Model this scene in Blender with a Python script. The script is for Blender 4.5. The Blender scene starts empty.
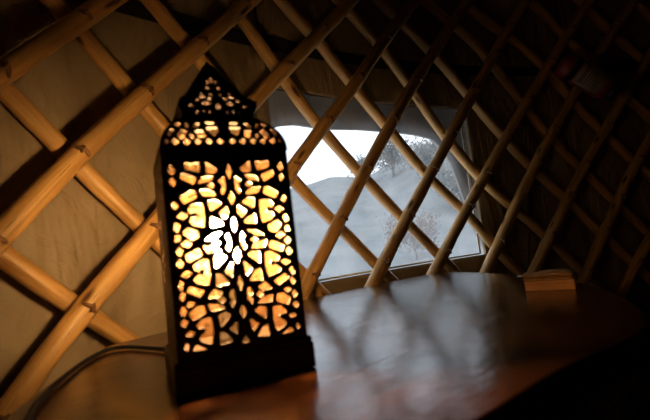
import bpy, bmesh, math, random
from mathutils import Vector, Matrix, noise
from mathutils.geometry import delaunay_2d_cdt
random.seed(7)
PI = math.pi
SC = bpy.context.scene
COL = SC.collection

# ---------------------------------------------------------------- place: a yurt, floor at z = 0
EYE = 0.8835                       # height of the camera above the floor
CX, CY = 1.8585, -1.1526           # axis of the round wall
R_FRONT, R_BACK, R_WALL = 2.955, 2.991, 3.035
TABLE_Z = EYE - 0.12015
KSL, DTH = 0.3186, 0.0862          # lean of the slats (rad per m), spacing (rad)

# fretwork of the lantern: right half of each panel, metres (x from the middle, height above the base)
FRET = [[(0.0247,0.2402),(0.012,0.2306),(0.0162,0.227),(0.0245,0.2274)],[(0.0306,0.2395),(0.0377,0.2382),(0.0464,0.2393),(0.0469,0.2321),(0.0318,0.2283)],[(0.0613,0.2379),(0.0561,0.2313),(0.06,0.2264),(0.0642,0.23)],[(0.0055,0.2233),(0.013,0.2179),(0.009,0.2135),(0.0096,0.2077),(0.0118,0.2065),(0.009,0.2021),(0.0051,0.2091)],[(0.0171,0.2241),(0.0294,0.2231),(0.0347,0.216),(0.0201,0.2188)],[(0.0165,0.2132),(0.021,0.2165),(0.0253,0.2128),(0.0203,0.2101)],[(0.0161,0.2034),(0.0225,0.2089),(0.034,0.2096),(0.0308,0.2027),(0.0182,0.2016)],[(0.0354,0.223),(0.0502,0.2285),(0.0526,0.2225),(0.0388,0.2152)],[(0.0567,0.2199),(0.061,0.224),(0.0636,0.2191),(0.0591,0.2139)],[(0.0381,0.2088),(0.043,0.2092),(0.0546,0.2021),(0.0507,0.1952),(0.0367,0.2013)],[(0.0562,0.1938),(0.0605,0.1989),(0.0638,0.1945),(0.0601,0.1894)],[(0.0103,0.1929),(0.019,0.1981),(0.026,0.1972),(0.0241,0.1852)],[(0.0311,0.1946),(0.0438,0.1939),(0.0474,0.1884),(0.0451,0.1844),(0.0405,0.1865),(0.0383,0.1831),(0.0397,0.1801),(0.0447,0.1804),(0.0466,0.1756),(0.0424,0.1712),(0.0318,0.1686),(0.0302,0.1814)],[(0.0474,0.1831),(0.0534,0.1862),(0.0592,0.1823),(0.0531,0.178)],[(0.0563,0.1737),(0.061,0.1763),(0.0634,0.1696),(0.0591,0.1652)],[(0.006,0.1898),(0.0156,0.1824),(0.0091,0.1755),(0.0046,0.182)],[(0.0247,0.18),(0.0252,0.168),(0.0114,0.1697),(0.0123,0.1735)],[(0.0381,0.1652),(0.0496,0.1701),(0.0547,0.165),(0.0467,0.1557),(0.0385,0.1588)],[(0.0569,0.1624),(0.0619,0.1626),(0.0637,0.156),(0.0574,0.1565)],[(0.0458,0.1529),(0.0525,0.157),(0.0576,0.1524),(0.0496,0.1485)],[(0.0556,0.1462),(0.0605,0.1504),(0.063,0.1449),(0.0587,0.1406)],[(0.0129,0.1622),(0.0233,0.1613),(0.0333,0.1547),(0.0237,0.1544)],[(0.0163,0.1506),(0.0207,0.1536),(0.025,0.1503),(0.0201,0.148)],[(0.0159,0.1417),(0.0217,0.1467),(0.0357,0.1493),(0.0311,0.1406)],[(0.0069,0.1605),(0.0111,0.1568),(0.0084,0.1525),(0.0089,0.1469),(0.0116,0.1444),(0.0082,0.1403),(0.005,0.1473)],[(0.0358,0.1401),(0.0397,0.1478),(0.0549,0.141),(0.0515,0.1332)],[(0.056,0.1339),(0.0603,0.1387),(0.064,0.1324),(0.0591,0.1283)],[(0.0484,0.1226),(0.0543,0.1254),(0.0601,0.1212),(0.0541,0.1179)],[(0.031,0.135),(0.0383,0.1353),(0.0474,0.1297),(0.0462,0.1246),(0.0418,0.1235),(0.0379,0.1262),(0.0357,0.1231),(0.0376,0.1188),(0.0426,0.1199),(0.0482,0.1152),(0.0452,0.111),(0.0327,0.1076),(0.0299,0.1193)],[(0.0111,0.1344),(0.0161,0.1383),(0.0259,0.1367),(0.0243,0.1228)],[(0.0054,0.1295),(0.0158,0.1194),(0.0075,0.1116)],[(0.0109,0.1062),(0.0178,0.1163),(0.0245,0.1188),(0.0259,0.1046)],[(0.0578,0.1128),(0.0614,0.1158),(0.0638,0.1097),(0.0607,0.1049)],[(0.0375,0.1024),(0.0524,0.1089),(0.0561,0.1038),(0.0435,0.0965)],[(0.0571,0.1014),(0.0606,0.1044),(0.0636,0.0982),(0.06,0.0946)],[(0.0187,0.0984),(0.0286,0.1026),(0.0354,0.0943),(0.024,0.0932)],[(0.0161,0.0906),(0.0211,0.0937),(0.0259,0.0896),(0.0198,0.0867)],[(0.0173,0.0805),(0.022,0.0858),(0.0359,0.088),(0.0332,0.0801)],[(0.0073,0.099),(0.0107,0.0991),(0.0134,0.0921),(0.0097,0.0899),(0.0128,0.0861),(0.011,0.0804),(0.0066,0.0871)],[(0.0484,0.0912),(0.0543,0.0937),(0.0576,0.0898),(0.0523,0.0872)],[(0.057,0.0848),(0.0613,0.0898),(0.0644,0.0836),(0.06,0.0791)],[(0.04,0.0874),(0.048,0.0873),(0.0559,0.0809),(0.0519,0.0736),(0.0385,0.0792)],[(0.0568,0.0734),(0.0617,0.0771),(0.0648,0.072),(0.0606,0.0682)],[(0.0125,0.0731),(0.0187,0.0775),(0.0267,0.075),(0.0246,0.0621)],[(0.0337,0.0744),(0.0433,0.0739),(0.0493,0.0678),(0.0471,0.0643),(0.0423,0.0651),(0.0395,0.0622),(0.0428,0.0589),(0.0478,0.0551),(0.0455,0.0511),(0.0353,0.0469),(0.0326,0.059)],[(0.0511,0.0619),(0.057,0.0642),(0.0609,0.0601),(0.0537,0.058)],[(0.0577,0.0499),(0.0612,0.0527),(0.0636,0.0465),(0.0596,0.0445)],[(0.0065,0.0654),(0.0172,0.0586),(0.0085,0.0521)],[(0.0129,0.0453),(0.0197,0.0548),(0.0264,0.0574),(0.0273,0.0441)],[(0.0396,0.0422),(0.0514,0.0494),(0.0557,0.0435)]]
FRET_MID = [[(0.0012,0.2371),(0.0042,0.2273),(0.0002,0.2189),(-0.0026,0.2275)],[(0.0003,0.2065),(0.0036,0.2001),(-0.0008,0.1902),(-0.004,0.1994)],[(0.0009,0.1789),(0.0035,0.1709),(-0.0005,0.1601),(-0.0028,0.1703)],[(0.0008,0.145),(0.004,0.1352),(-0.0012,0.1259),(-0.0043,0.1373)],[(0.0021,0.1146),(0.0045,0.1044),(0.0008,0.0962),(-0.0015,0.1063)],[(0.0016,0.0825),(0.0054,0.0743),(0.0005,0.0671),(-0.0031,0.0758)],[(0.0026,0.0495),(0.0068,0.0417),(0.0023,0.0415),(-0.0026,0.0431)]]
ROOF = [[(0.0231,0.2761),(0.0331,0.2762),(0.0289,0.2656),(0.0216,0.2674)],[(0.0335,0.2681),(0.037,0.2713),(0.0399,0.2682),(0.0363,0.2644)],[(0.0399,0.2744),(0.046,0.2776),(0.0527,0.2676),(0.0465,0.2644)],[(0.0537,0.2771),(0.0577,0.2778),(0.0647,0.2696),(0.0592,0.2676)],[(0.0373,0.28),(0.0399,0.2863),(0.0428,0.2839),(0.0409,0.2782)],[(0.0456,0.2858),(0.0489,0.2865),(0.055,0.2822),(0.0477,0.2808)],[(0.0249,0.2872),(0.0304,0.2861),(0.0341,0.2793),(0.0273,0.2798)],[(0.0066,0.2813),(0.0199,0.2803),(0.0181,0.2748),(0.0126,0.2686),(0.007,0.2734)],[(0.0086,0.2887),(0.0207,0.2884),(0.016,0.284),(0.0087,0.2844)],[(0.0023,0.2619),(0.0074,0.2655),(0.0114,0.2619),(0.0067,0.2583)],[(0.0143,0.2619),(0.0196,0.2656),(0.0236,0.2619),(0.0188,0.2582)],[(0.026,0.2619),(0.0314,0.2656),(0.0355,0.2619),(0.0306,0.2582)],[(0.0379,0.2619),(0.0434,0.2657),(0.0476,0.2619),(0.0426,0.2582)],[(0.0494,0.2619),(0.0551,0.2657),(0.0593,0.2619),(0.0542,0.2581)],[(0.0599,0.2619),(0.0656,0.2657),(0.07,0.2619),(0.0647,0.2581)]]
SPIRE = [[(0.0058,0.3542),(0.0086,0.3557),(0.0092,0.3488),(0.0059,0.3492)],[(0.0062,0.3429),(0.01,0.3445),(0.012,0.3408),(0.0087,0.3381)],[(0.0157,0.3279),(0.0186,0.3325),(0.0219,0.3282)],[(0.0059,0.3285),(0.0081,0.3318),(0.0096,0.3288),(0.0075,0.3261)],[(0.014,0.324),(0.0185,0.3255),(0.0245,0.3233),(0.0193,0.3212)],[(0.009,0.3225),(0.0121,0.3227),(0.0153,0.3184),(0.0103,0.3176)],[(0.0221,0.3182),(0.0254,0.3202),(0.0296,0.3179),(0.0256,0.3158)],[(0.0094,0.3144),(0.0152,0.3172),(0.0218,0.315),(0.0195,0.3111),(0.0134,0.3115)],[(0.0294,0.3096),(0.0342,0.3137),(0.0384,0.3113),(0.0318,0.3085)],[(0.0105,0.3039),(0.0128,0.3061),(0.0145,0.304),(0.0124,0.3015)],[(0.0179,0.3042),(0.0203,0.3064),(0.0219,0.3043),(0.0198,0.3017)],[(0.025,0.3038),(0.0273,0.306),(0.0291,0.304),(0.0269,0.3014)]]
SPIRE_MID = [[(-0.0026,0.3585),(0.0019,0.3614),(0.0059,0.3586),(0.0015,0.3513)],[(-0.0008,0.309),(0.0034,0.3154),(0.0076,0.3087),(0.0031,0.3061)]]
FRONT = {0: [(0.326,0.0062),(0.414,0.006),(0.519,0.0066)],1: [(0.079,-0.0031),(0.194,-0.0067),(0.334,-0.0059),(0.528,-0.0019),(0.634,-0.0007)],2: [(-0.18,-0.0089),(-0.094,-0.0122),(-0.028,-0.0108),(0.078,-0.0079),(0.352,-0.0105),(0.7,0.0034)],3: [(0.173,-0.0118),(0.256,-0.0118),(0.437,-0.0065),(0.618,-0.0099),(0.792,-0.0086)],4: [(-0.118,-0.0014),(0.148,-0.01),(0.257,-0.0128),(0.476,-0.0192),(0.716,-0.0214)],5: [(-0.125,-0.0032),(0.247,-0.0036),(0.513,-0.0112),(0.764,-0.0183)],6: [(-0.117,-0.0049),(0.273,-0.0014)],7: [(-0.147,-0.0048),(0.267,-0.0148)],8: [(-0.153,-0.0073),(0.154,-0.0125)],9: [(-0.21,0.0054),(0.135,-0.0108)]}
BACK = {0: [(-0.079,-0.0018),(0.073,-0.0053),(0.18,-0.0093),(0.453,0.0034),(0.503,0.0041),(0.571,-0.0006)],-1: [(0.285,-0.0016),(0.369,-0.0007),(0.459,0.0012)],-2: [(0.064,-0.0032),(0.115,-0.002),(0.189,-0.0034),(0.232,0.0003),(0.317,0.0015)],-3: [(-0.122,0.0025),(-0.048,-0.0032),(0.046,-0.004)],1: [(-0.08,-0.0002),(0.073,-0.0046),(0.237,-0.0074),(0.338,-0.0093),(0.494,-0.0018),(0.6,0.0036)],2: [(-0.069,-0.0011),(0.026,0.0068),(0.192,-0.0039),(0.368,-0.0006),(0.508,-0.002),(0.632,0.0005),(0.688,-0.0136)],3: [(-0.047,0.0034),(0.02,-0.0002),(0.15,-0.0139),(0.341,-0.0105),(0.506,0.0009),(0.649,0.0071),(0.724,-0.0058)],4: [(0.093,0.0021),(0.208,-0.0071),(0.354,-0.0036),(0.614,0.0013),(0.747,-0.0121),(0.783,-0.0289)],5: [(0.35,-0.0145),(0.507,-0.0059),(0.646,0.0042),(0.771,-0.0062),(0.823,-0.0353)],6: [(0.392,-0.0088),(0.521,-0.0027),(0.665,0.0008),(0.764,-0.0185),(0.802,-0.0419)]}

# ---------------------------------------------------------------- helpers
def link(o, parent=None):
    COL.objects.link(o)
    if parent is not None:
        o.parent = parent
    return o

def mesh_obj(name, verts, faces, mat, parent=None, smooth=False, uvs=None):
    me = bpy.data.meshes.new(name)
    me.from_pydata([tuple(v) for v in verts], [], faces)
    if uvs is not None:
        ul = me.uv_layers.new(name='uv')
        for l in me.loops:
            ul.data[l.index].uv = uvs[l.vertex_index]
    me.update()
    if smooth:
        for pl in me.polygons: pl.use_smooth = True
    o = bpy.data.objects.new(name, me)
    if mat is not None: me.materials.append(mat)
    return link(o, parent)

def bm_obj(name, bm, mat, parent=None, smooth=False):
    me = bpy.data.meshes.new(name)
    bmesh.ops.recalc_face_normals(bm, faces=bm.faces)
    bm.to_mesh(me); bm.free()
    if smooth:
        for pl in me.polygons: pl.use_smooth = True
    o = bpy.data.objects.new(name, me)
    me.materials.append(mat)
    return link(o, parent)

def empty(name, loc, rz=0):
    o = bpy.data.objects.new(name, None)
    o.location = loc; o.rotation_euler = (0, 0, rz); o.empty_display_size = .05
    return link(o)

def tag(o, label=None, cat=None, group=None, kind=None):
    if label: o['label'] = label
    if cat: o['category'] = cat
    if group: o['group'] = group
    if kind: o['kind'] = kind
    return o

def wall_pt(th, z, r):
    return Vector((CX + r * math.sin(th), CY + r * math.cos(th), z))

def tube_data(pts, rad, seg=12, cap=True):
    """rad: number or function(i, n)"""
    n = len(pts); V = []; F = []; UV = []
    prev = None; L = 0
    for i, p in enumerate(pts):
        a = pts[max(0, i-1)]; b = pts[min(n-1, i+1)]
        t = (b - a).normalized()
        if prev is None:
            s = t.cross(Vector((0, 0, 1)))
            if s.length < 1e-3: s = t.cross(Vector((1, 0, 0)))
            s.normalize()
        else:
            s = prev - t * prev.dot(t); s.normalize()
        prev = s; u = t.cross(s)
        if i: L += (p - pts[i-1]).length
        r = rad(i, n) if callable(rad) else rad
        for k in range(seg):
            a_ = 2 * PI * k / seg
            rr = r if not callable(rad) else r
            V.append(p + (s * math.cos(a_) + u * math.sin(a_)) * rr)
            UV.append((a_ * 0.019, L))
    for i in range(n-1):
        for k in range(seg):
            k2 = (k+1) % seg
            F.append((i*seg+k, i*seg+k2, (i+1)*seg+k2, (i+1)*seg+k))
    if cap:
        F.append(tuple(range(seg))[::-1]); F.append(tuple((n-1)*seg + k for k in range(seg)))
    return V, F, UV

def tube(name, pts, rad, mat, parent=None, seg=12):
    V, F, UV = tube_data(pts, rad, seg)
    return mesh_obj(name, V, F, mat, parent, True, UV)

def lathe(name, prof, mat, parent=None, seg=32, mtx=None, smooth=True):
    V = []; F = []; n = len(prof)
    for (r, z) in prof:
        for k in range(seg):
            a = 2*PI*k/seg
            v = Vector((r*math.cos(a), r*math.sin(a), z))
            V.append(mtx @ v if mtx else v)
    for i in range(n-1):
        for k in range(seg):
            k2 = (k+1) % seg
            F.append((i*seg+k, i*seg+k2, (i+1)*seg+k2, (i+1)*seg+k))
    F.append(tuple(range(seg))[::-1]); F.append(tuple((n-1)*seg+k for k in range(seg)))
    return mesh_obj(name, V, F, mat, parent, smooth)

def box_bm(bm, x0, x1, y0, y1, z0, z1, bev=0, mtx=None):
    r = bmesh.ops.create_cube(bm, size=1)
    vs = r['verts']
    for v in vs:
        v.co = Vector(((x0+x1)/2 + v.co.x*(x1-x0), (y0+y1)/2 + v.co.y*(y1-y0), (z0+z1)/2 + v.co.z*(z1-z0)))
    if bev:
        es = list({e for v in vs for e in v.link_edges})
        rb = bmesh.ops.bevel(bm, geom=es, offset=bev, segments=2, affect='EDGES', profile=.6)
        vs = list({v for f in rb['faces'] for v in f.verts} | {v for v in vs if v.is_valid})
    if mtx:
        for v in vs: v.co = mtx @ v.co
    return vs

def catmull(P, n=8):
    P = [Vector(p) for p in P]; out = []
    for i in range(len(P)-1):
        p0 = P[max(0, i-1)]; p1 = P[i]; p2 = P[i+1]; p3 = P[min(len(P)-1, i+2)]
        for k in range(n):
            t = k/n
            out.append(.5*((2*p1) + (p2-p0)*t + (2*p0-5*p1+4*p2-p3)*t*t + (3*p1-p0-3*p2+p3)*t**3))
    out.append(P[-1]); return out

# ---------------------------------------------------------------- materials
def new_mat(name):
    m = bpy.data.materials.new(name); m.use_nodes = True
    nt = m.node_tree; nt.nodes.clear()
    return m, nt, nt.nodes.new('ShaderNodeOutputMaterial')

def N(nt, kind, **kw):
    n = nt.nodes.new(kind)
    for k, v in kw.items():
        if k.startswith('_'): setattr(n, k[1:], v)
        else: n.inputs[k.replace('~', ' ')].default_value = v
    return n

def ramp(nt, stops):
    r = nt.nodes.new('ShaderNodeValToRGB')
    el = r.color_ramp.elements
    while len(el) < len(stops): el.new(.5)
    for e, (p, c) in zip(el, stops):
        e.position = p; e.color = (*c, 1)
    return r

def princ(nt, out, rough=.5, spec=.5, color=None):
    b = nt.nodes.new('ShaderNodeBsdfPrincipled')
    b.inputs['Roughness'].default_value = rough
    b.inputs['Specular IOR Level'].default_value = spec
    if color: b.inputs['Base Color'].default_value = (*color, 1)
    nt.links.new(b.outputs[0], out.inputs[0]); return b

def noisy_mat(name, c1, c2, scale=(10, 10, 10), rough=.6, spec=.4, bump=.2, bscale=60, bdist=.002, detail=4, coord='Object', randomise=False, spots=None):
    m, nt, out = new_mat(name); L = nt.links
    b = princ(nt, out, rough, spec)
    tc = nt.nodes.new('ShaderNodeTexCoord'); mp = nt.nodes.new('ShaderNodeMapping')
    mp.inputs['Scale'].default_value = scale
    L.new(tc.outputs[coord], mp.inputs[0])
    if randomise:
        oi = nt.nodes.new('ShaderNodeObjectInfo')
        ml = N(nt, 'ShaderNodeMath', _operation='MULTIPLY'); ml.inputs[1].default_value = 57.0
        L.new(oi.outputs['Random'], ml.inputs[0])
        cb = nt.nodes.new('ShaderNodeCombineXYZ'); L.new(ml.outputs[0], cb.inputs[2])
        L.new(ml.outputs[0], cb.inputs[1])
        L.new(cb.outputs[0], mp.inputs['Location'])
    nz = N(nt, 'ShaderNodeTexNoise', Scale=1.0, Detail=detail, Roughness=.6)
    L.new(mp.outputs[0], nz.inputs['Vector'])
    rp = ramp(nt, [(.3, c1), (.7, c2)]); L.new(nz.outputs[0], rp.inputs[0])
    src = rp.outputs[0]
    if spots:
        vo = N(nt, 'ShaderNodeTexVoronoi', Scale=1.0); mp2 = nt.nodes.new('ShaderNodeMapping')
        mp2.inputs['Scale'].default_value = spots[0]; L.new(tc.outputs[coord], mp2.inputs[0])
        if randomise: L.new(cb.outputs[0], mp2.inputs['Location'])
        L.new(mp2.outputs[0], vo.inputs['Vector'])
        rs = ramp(nt, [(spots[1], (1, 1, 1)), (spots[2], (0, 0, 0))]); L.new(vo.outputs['Distance'], rs.inputs[0])
        mx = N(nt, 'ShaderNodeMix', _data_type='RGBA')
        L.new(rs.outputs[0], mx.inputs['Factor']); L.new(src, mx.inputs['A']); mx.inputs['B'].default_value = (*spots[3], 1)
        src = mx.outputs['Result']
    L.new(src, b.inputs['Base Color'])
    if bump:
        n2 = N(nt, 'ShaderNodeTexNoise', Scale=bscale, Detail=3)
        L.new(tc.outputs[coord], n2.inputs['Vector'])
        bp = N(nt, 'ShaderNodeBump', Strength=bump, Distance=bdist)
        L.new(n2.outputs[0], bp.inputs['Height']); L.new(bp.outputs[0], b.inputs['Normal'])
    return m

M = {}
M['pole'] = noisy_mat('peeled_pole_wood', (.36, .175, .045), (.64, .37, .125), scale=(90, 5, 1), rough=.42, spec=.35, bump=.35, bscale=35, bdist=.002,
                      coord='UV', randomise=True, spots=((26, 9, 1), .10, .22, (.09, .035, .012)))
M['hide'] = noisy_mat('rawhide', (.12, .05, .02), (.28, .13, .05), scale=(80, 80, 80), rough=.55, bump=.4, bscale=200)
M['canvas'] = None
M['strap'] = noisy_mat('black_webbing', (.006, .005, .004), (.014, .011, .009), scale=(200, 200, 30), rough=.8, bump=.3, bscale=400)
M['lantern'] = noisy_mat('dark_stained_wood', (.018, .009, .005), (.045, .02, .010), scale=(60, 60, 18), rough=.5, spec=.35, bump=.3, bscale=150, bdist=.001)
M['bare'] = noisy_mat('bare_cut_wood', (.010, .0045, .0018), (.032, .014, .006), scale=(60, 60, 18), rough=.6, spec=.12, bump=.2, bscale=150, bdist=.001)
M['socket'] = noisy_mat('black_plastic', (.012, .012, .012), (.02, .02, .02), rough=.4, bump=0)
M['cord'] = noisy_mat('black_rubber', (.006, .006, .007), (.010, .010, .011), rough=.6, spec=.15, bump=0)
M['boxwood'] = noisy_mat('orange_brown_box_wood', (.42, .17, .05), (.58, .27, .09), scale=(12, 60, 60), rough=.45, bump=.15, bscale=120, bdist=.001)
M['leather'] = noisy_mat('tan_leather', (.33, .16, .05), (.50, .26, .09), scale=(40, 40, 40), rough=.5, bump=.5, bscale=160, bdist=.001)
M['paper'] = noisy_mat('white_paper', (.68, .64, .58), (.8, .77, .7), rough=.8, bump=0)
M['red'] = noisy_mat('red_enamel', (.15, .012, .008), (.20, .018, .012), rough=.35, bump=0)
M['black'] = noisy_mat('black_moulding', (.008, .008, .008), (.015, .015, .015), rough=.45, bump=0)
M['label'] = noisy_mat('cream_label', (.20, .125, .07), (.27, .18, .10), rough=.6, bump=0)
M['print'] = noisy_mat('brown_print', (.09, .04, .03), (.12, .05, .035), rough=.6, bump=0)
M['floor'] = noisy_mat('dark_floor_boards', (.05, .028, .015), (.10, .055, .028), scale=(2, 24, 2), rough=.6, bump=.3, bscale=40)
M['felt'] = noisy_mat('grey_felt', (.10, .09, .08), (.16, .145, .13), scale=(6, 6, 6), rough=.95, spec=.1, bump=.4, bscale=90)
M['bark'] = noisy_mat('bark', (.05, .04, .03), (.10, .08, .06), scale=(10, 10, 3), rough=.9, bump=.4, bscale=30)
M['leaf'] = noisy_mat('hazy_winter_leaves', (.085, .098, .092), (.16, .165, .15), scale=(2, 2, 2), rough=.8, bump=0)  # lifted close to the hill tone, so haze softens the trees in colour
M['rustleaf'] = noisy_mat('rust_leaves', (.14, .10, .085), (.19, .14, .11), scale=(2, 2, 2), rough=.8, bump=0)
M['hill'] = noisy_mat('hazy_pasture', (.125, .145, .150), (.23, .245, .245), scale=(.35, .35, .35), rough=.95, spec=.1, bump=.5, bscale=3, bdist=.2, detail=8)  # pale blue grey carries the misty haze in the base colour

def canvas_mat(name, c1, c2, transl=.0, seam=True):
    m, nt, out = new_mat(name); L = nt.links
    b = princ(nt, out, .6, .35)
    tc = nt.nodes.new('ShaderNodeTexCoord')
    n1 = N(nt, 'ShaderNodeTexNoise', Scale=1.6, Detail=6, Roughness=.62)
    L.new(tc.outputs['Object'], n1.inputs['Vector'])
    rp = ramp(nt, [(.32, c1), (.68, c2)]); L.new(n1.outputs[0], rp.inputs[0])
    L.new(rp.outputs[0], b.inputs['Base Color'])
    # large folds + small creases + weave
    mp = nt.nodes.new('ShaderNodeMapping'); mp.inputs['Scale'].default_value = (5, 5, 1.6); L.new(tc.outputs['Object'], mp.inputs[0])
    n2 = N(nt, 'ShaderNodeTexNoise', Scale=1.6, Detail=3, Distortion=.6); L.new(mp.outputs[0], n2.inputs['Vector'])
    n3 = N(nt, 'ShaderNodeTexNoise', Scale=14, Detail=5, Distortion=1.2); L.new(tc.outputs['Object'], n3.inputs['Vector'])
    b1 = N(nt, 'ShaderNodeBump', Strength=1.0, Distance=.05); L.new(n2.outputs[0], b1.inputs['Height'])
    b2 = N(nt, 'ShaderNodeBump', Strength=.7, Distance=.01); L.new(n3.outputs[0], b2.inputs['Height']); L.new(b1.outputs[0], b2.inputs['Normal'])
    L.new(b2.outputs[0], b.inputs['Normal'])
    if transl:
        t = N(nt, 'ShaderNodeBsdfTranslucent'); t.inputs[0].default_value = (*c2, 1)
        mx = N(nt, 'ShaderNodeMixShader'); mx.inputs[0].default_value = transl
        L.new(b.outputs[0], mx.inputs[1]); L.new(t.outputs[0], mx.inputs[2]); L.new(mx.outputs[0], out.inputs[0])
    return m
M['canvas'] = canvas_mat('linen_canvas', (.19, .13, .070), (.31, .225, .13))
M['canvas_trim'] = canvas_mat('linen_border', (.36, .25, .14), (.46, .33, .20))
M['flap'] = canvas_mat('canvas_flap', (.14, .115, .09), (.22, .18, .14), transl=.0)

def table_mat():
    m, nt, out = new_mat('polished_dark_table_wood'); L = nt.links
    b = princ(nt, out, .3, .34)
    tc = nt.nodes.new('ShaderNodeTexCoord')
    mp = nt.nodes.new('ShaderNodeMapping'); mp.inputs['Rotation'].default_value = (0, 0, -math.radians(40)); L.new(tc.outputs['Object'], mp.inputs[0])
    mg = nt.nodes.new('ShaderNodeMapping'); mg.inputs['Scale'].default_value = (2.2, 38, 5); L.new(mp.outputs[0], mg.inputs[0])
    g = N(nt, 'ShaderNodeTexNoise', Scale=1.0, Detail=7, Roughness=.65, Distortion=.5); L.new(mg.outputs[0], g.inputs['Vector'])
    big = N(nt, 'ShaderNodeTexNoise', Scale=5.0, Detail=3); L.new(tc.outputs['Object'], big.inputs['Vector'])
    add = N(nt, 'ShaderNodeMath', _operation='ADD'); L.new(g.outputs[0], add.inputs[0]); L.new(big.outputs[0], add.inputs[1])
    hv = N(nt, 'ShaderNodeMath', _operation='MULTIPLY'); L.new(add.outputs[0], hv.inputs[0]); hv.inputs[1].default_value = .5
    rp = ramp(nt, [(.36, (.012, .0038, .0014)), (.5, (.034, .0105, .003)), (.66, (.075, .025, .007))]); L.new(hv.outputs[0], rp.inputs[0])
    # board joints
    sp = nt.nodes.new('ShaderNodeSeparateXYZ'); L.new(mp.outputs[0], sp.inputs[0])
    mu = N(nt, 'ShaderNodeMath', _operation='MULTIPLY_ADD'); L.new(sp.outputs[1], mu.inputs[0]); mu.inputs[1].default_value = 6.2; mu.inputs[2].default_value = .37
    fr = N(nt, 'ShaderNodeMath', _operation='FRACT'); L.new(mu.outputs[0], fr.inputs[0])
    pp = N(nt, 'ShaderNodeMath', _operation='PINGPONG'); L.new(fr.outputs[0], pp.inputs[0]); pp.inputs[1].default_value = .5
    js = ramp(nt, [(.0, (0, 0, 0)), (.014, (1, 1, 1))]); L.new(pp.outputs[0], js.inputs[0])
    mx = N(nt, 'ShaderNodeMix', _data_type='RGBA'); L.new(js.outputs[0], mx.inputs['Factor']); mx.inputs['A'].default_value = (.010, .004, .002, 1); L.new(rp.outputs[0], mx.inputs['B'])
    L.new(mx.outputs['Result'], b.inputs['Base Color'])
    rr = nt.nodes.new('ShaderNodeMapRange'); rr.inputs['To Min'].default_value = .09; rr.inputs['To Max'].default_value = .22
    sc = N(nt, 'ShaderNodeTexNoise', Scale=22, Detail=5, Roughness=.7); L.new(tc.outputs['Object'], sc.inputs['Vector'])
    L.new(sc.outputs[0], rr.inputs['Value']); L.new(rr.outputs[0], b.inputs['Roughness'])
    bp = N(nt, 'ShaderNodeBump', Strength=.25, Distance=.0015); L.new(g.outputs[0], bp.inputs['Height'])
    b2 = N(nt, 'ShaderNodeBump', Strength=.22, Distance=.003); L.new(sc.outputs[0], b2.inputs['Height']); L.new(bp.outputs[0], b2.inputs['Normal'])
    b3 = N(nt, 'ShaderNodeBump', Strength=.15, Distance=.001); L.new(js.outputs[0], b3.inputs['Height']); L.new(b2.outputs[0], b3.inputs['Normal'])
    L.new(b3.outputs[0], b.inputs['Normal'])
    return m
M['table'] = table_mat()

def glass_mix(name, see, body, fac, noise_scale=0, gloss=.05):
    """thin sheet: part clear, part scattering"""
    m, nt, out = new_mat(name); L = nt.links
    tr = N(nt, 'ShaderNodeBsdfTransparent'); tr.inputs[0].default_value = (*see, 1)
    tl = N(nt, 'ShaderNodeBsdfTranslucent'); tl.inputs[0].default_value = (*body, 1)
    df = N(nt, 'ShaderNodeBsdfDiffuse'); df.inputs[0].default_value = (*body, 1)
    gl = N(nt, 'ShaderNodeBsdfGlossy', Roughness=.15)
    m1 = N(nt, 'ShaderNodeMixShader'); m1.inputs[0].default_value = .3
    L.new(tl.outputs[0], m1.inputs[1]); L.new(df.outputs[0], m1.inputs[2])
    m2 = N(nt, 'ShaderNodeMixShader'); m2.inputs[0].default_value = fac
    L.new(tr.outputs[0], m2.inputs[1]); L.new(m1.outputs[0], m2.inputs[2])
    m3 = N(nt, 'ShaderNodeMixShader'); m3.inputs[0].default_value = gloss
    L.new(m2.outputs[0], m3.inputs[1]); L.new(gl.outputs[0], m3.inputs[2]); L.new(m3.outputs[0], out.inputs[0])
    if noise_scale:
        tc = nt.nodes.new('ShaderNodeTexCoord')
        n1 = N(nt, 'ShaderNodeTexNoise', Scale=noise_scale, Detail=6, Roughness=.7, Distortion=.4); L.new(tc.outputs['Object'], n1.inputs['Vector'])
        rr = nt.nodes.new('ShaderNodeMapRange'); rr.inputs['From Min'].default_value = .3; rr.inputs['From Max'].default_value = .7
        rr.inputs['To Min'].default_value = fac*.15; rr.inputs['To Max'].default_value = min(1, fac*2.0)
        L.new(n1.outputs[0], rr.inputs['Value']); L.new(rr.outputs[0], m2.inputs[0])
        bp = N(nt, 'ShaderNodeBump', Strength=.8, Distance=.004); L.new(n1.outputs[0], bp.inputs['Height'])
        for x in (tl, df, gl): L.new(bp.outputs[0], x.inputs['Normal'])
    return m
M['amber'] = glass_mix('amber_hammered_glass', (1, .93, .82), (1.0, .60, .28), .0045, 70, .003)

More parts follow.
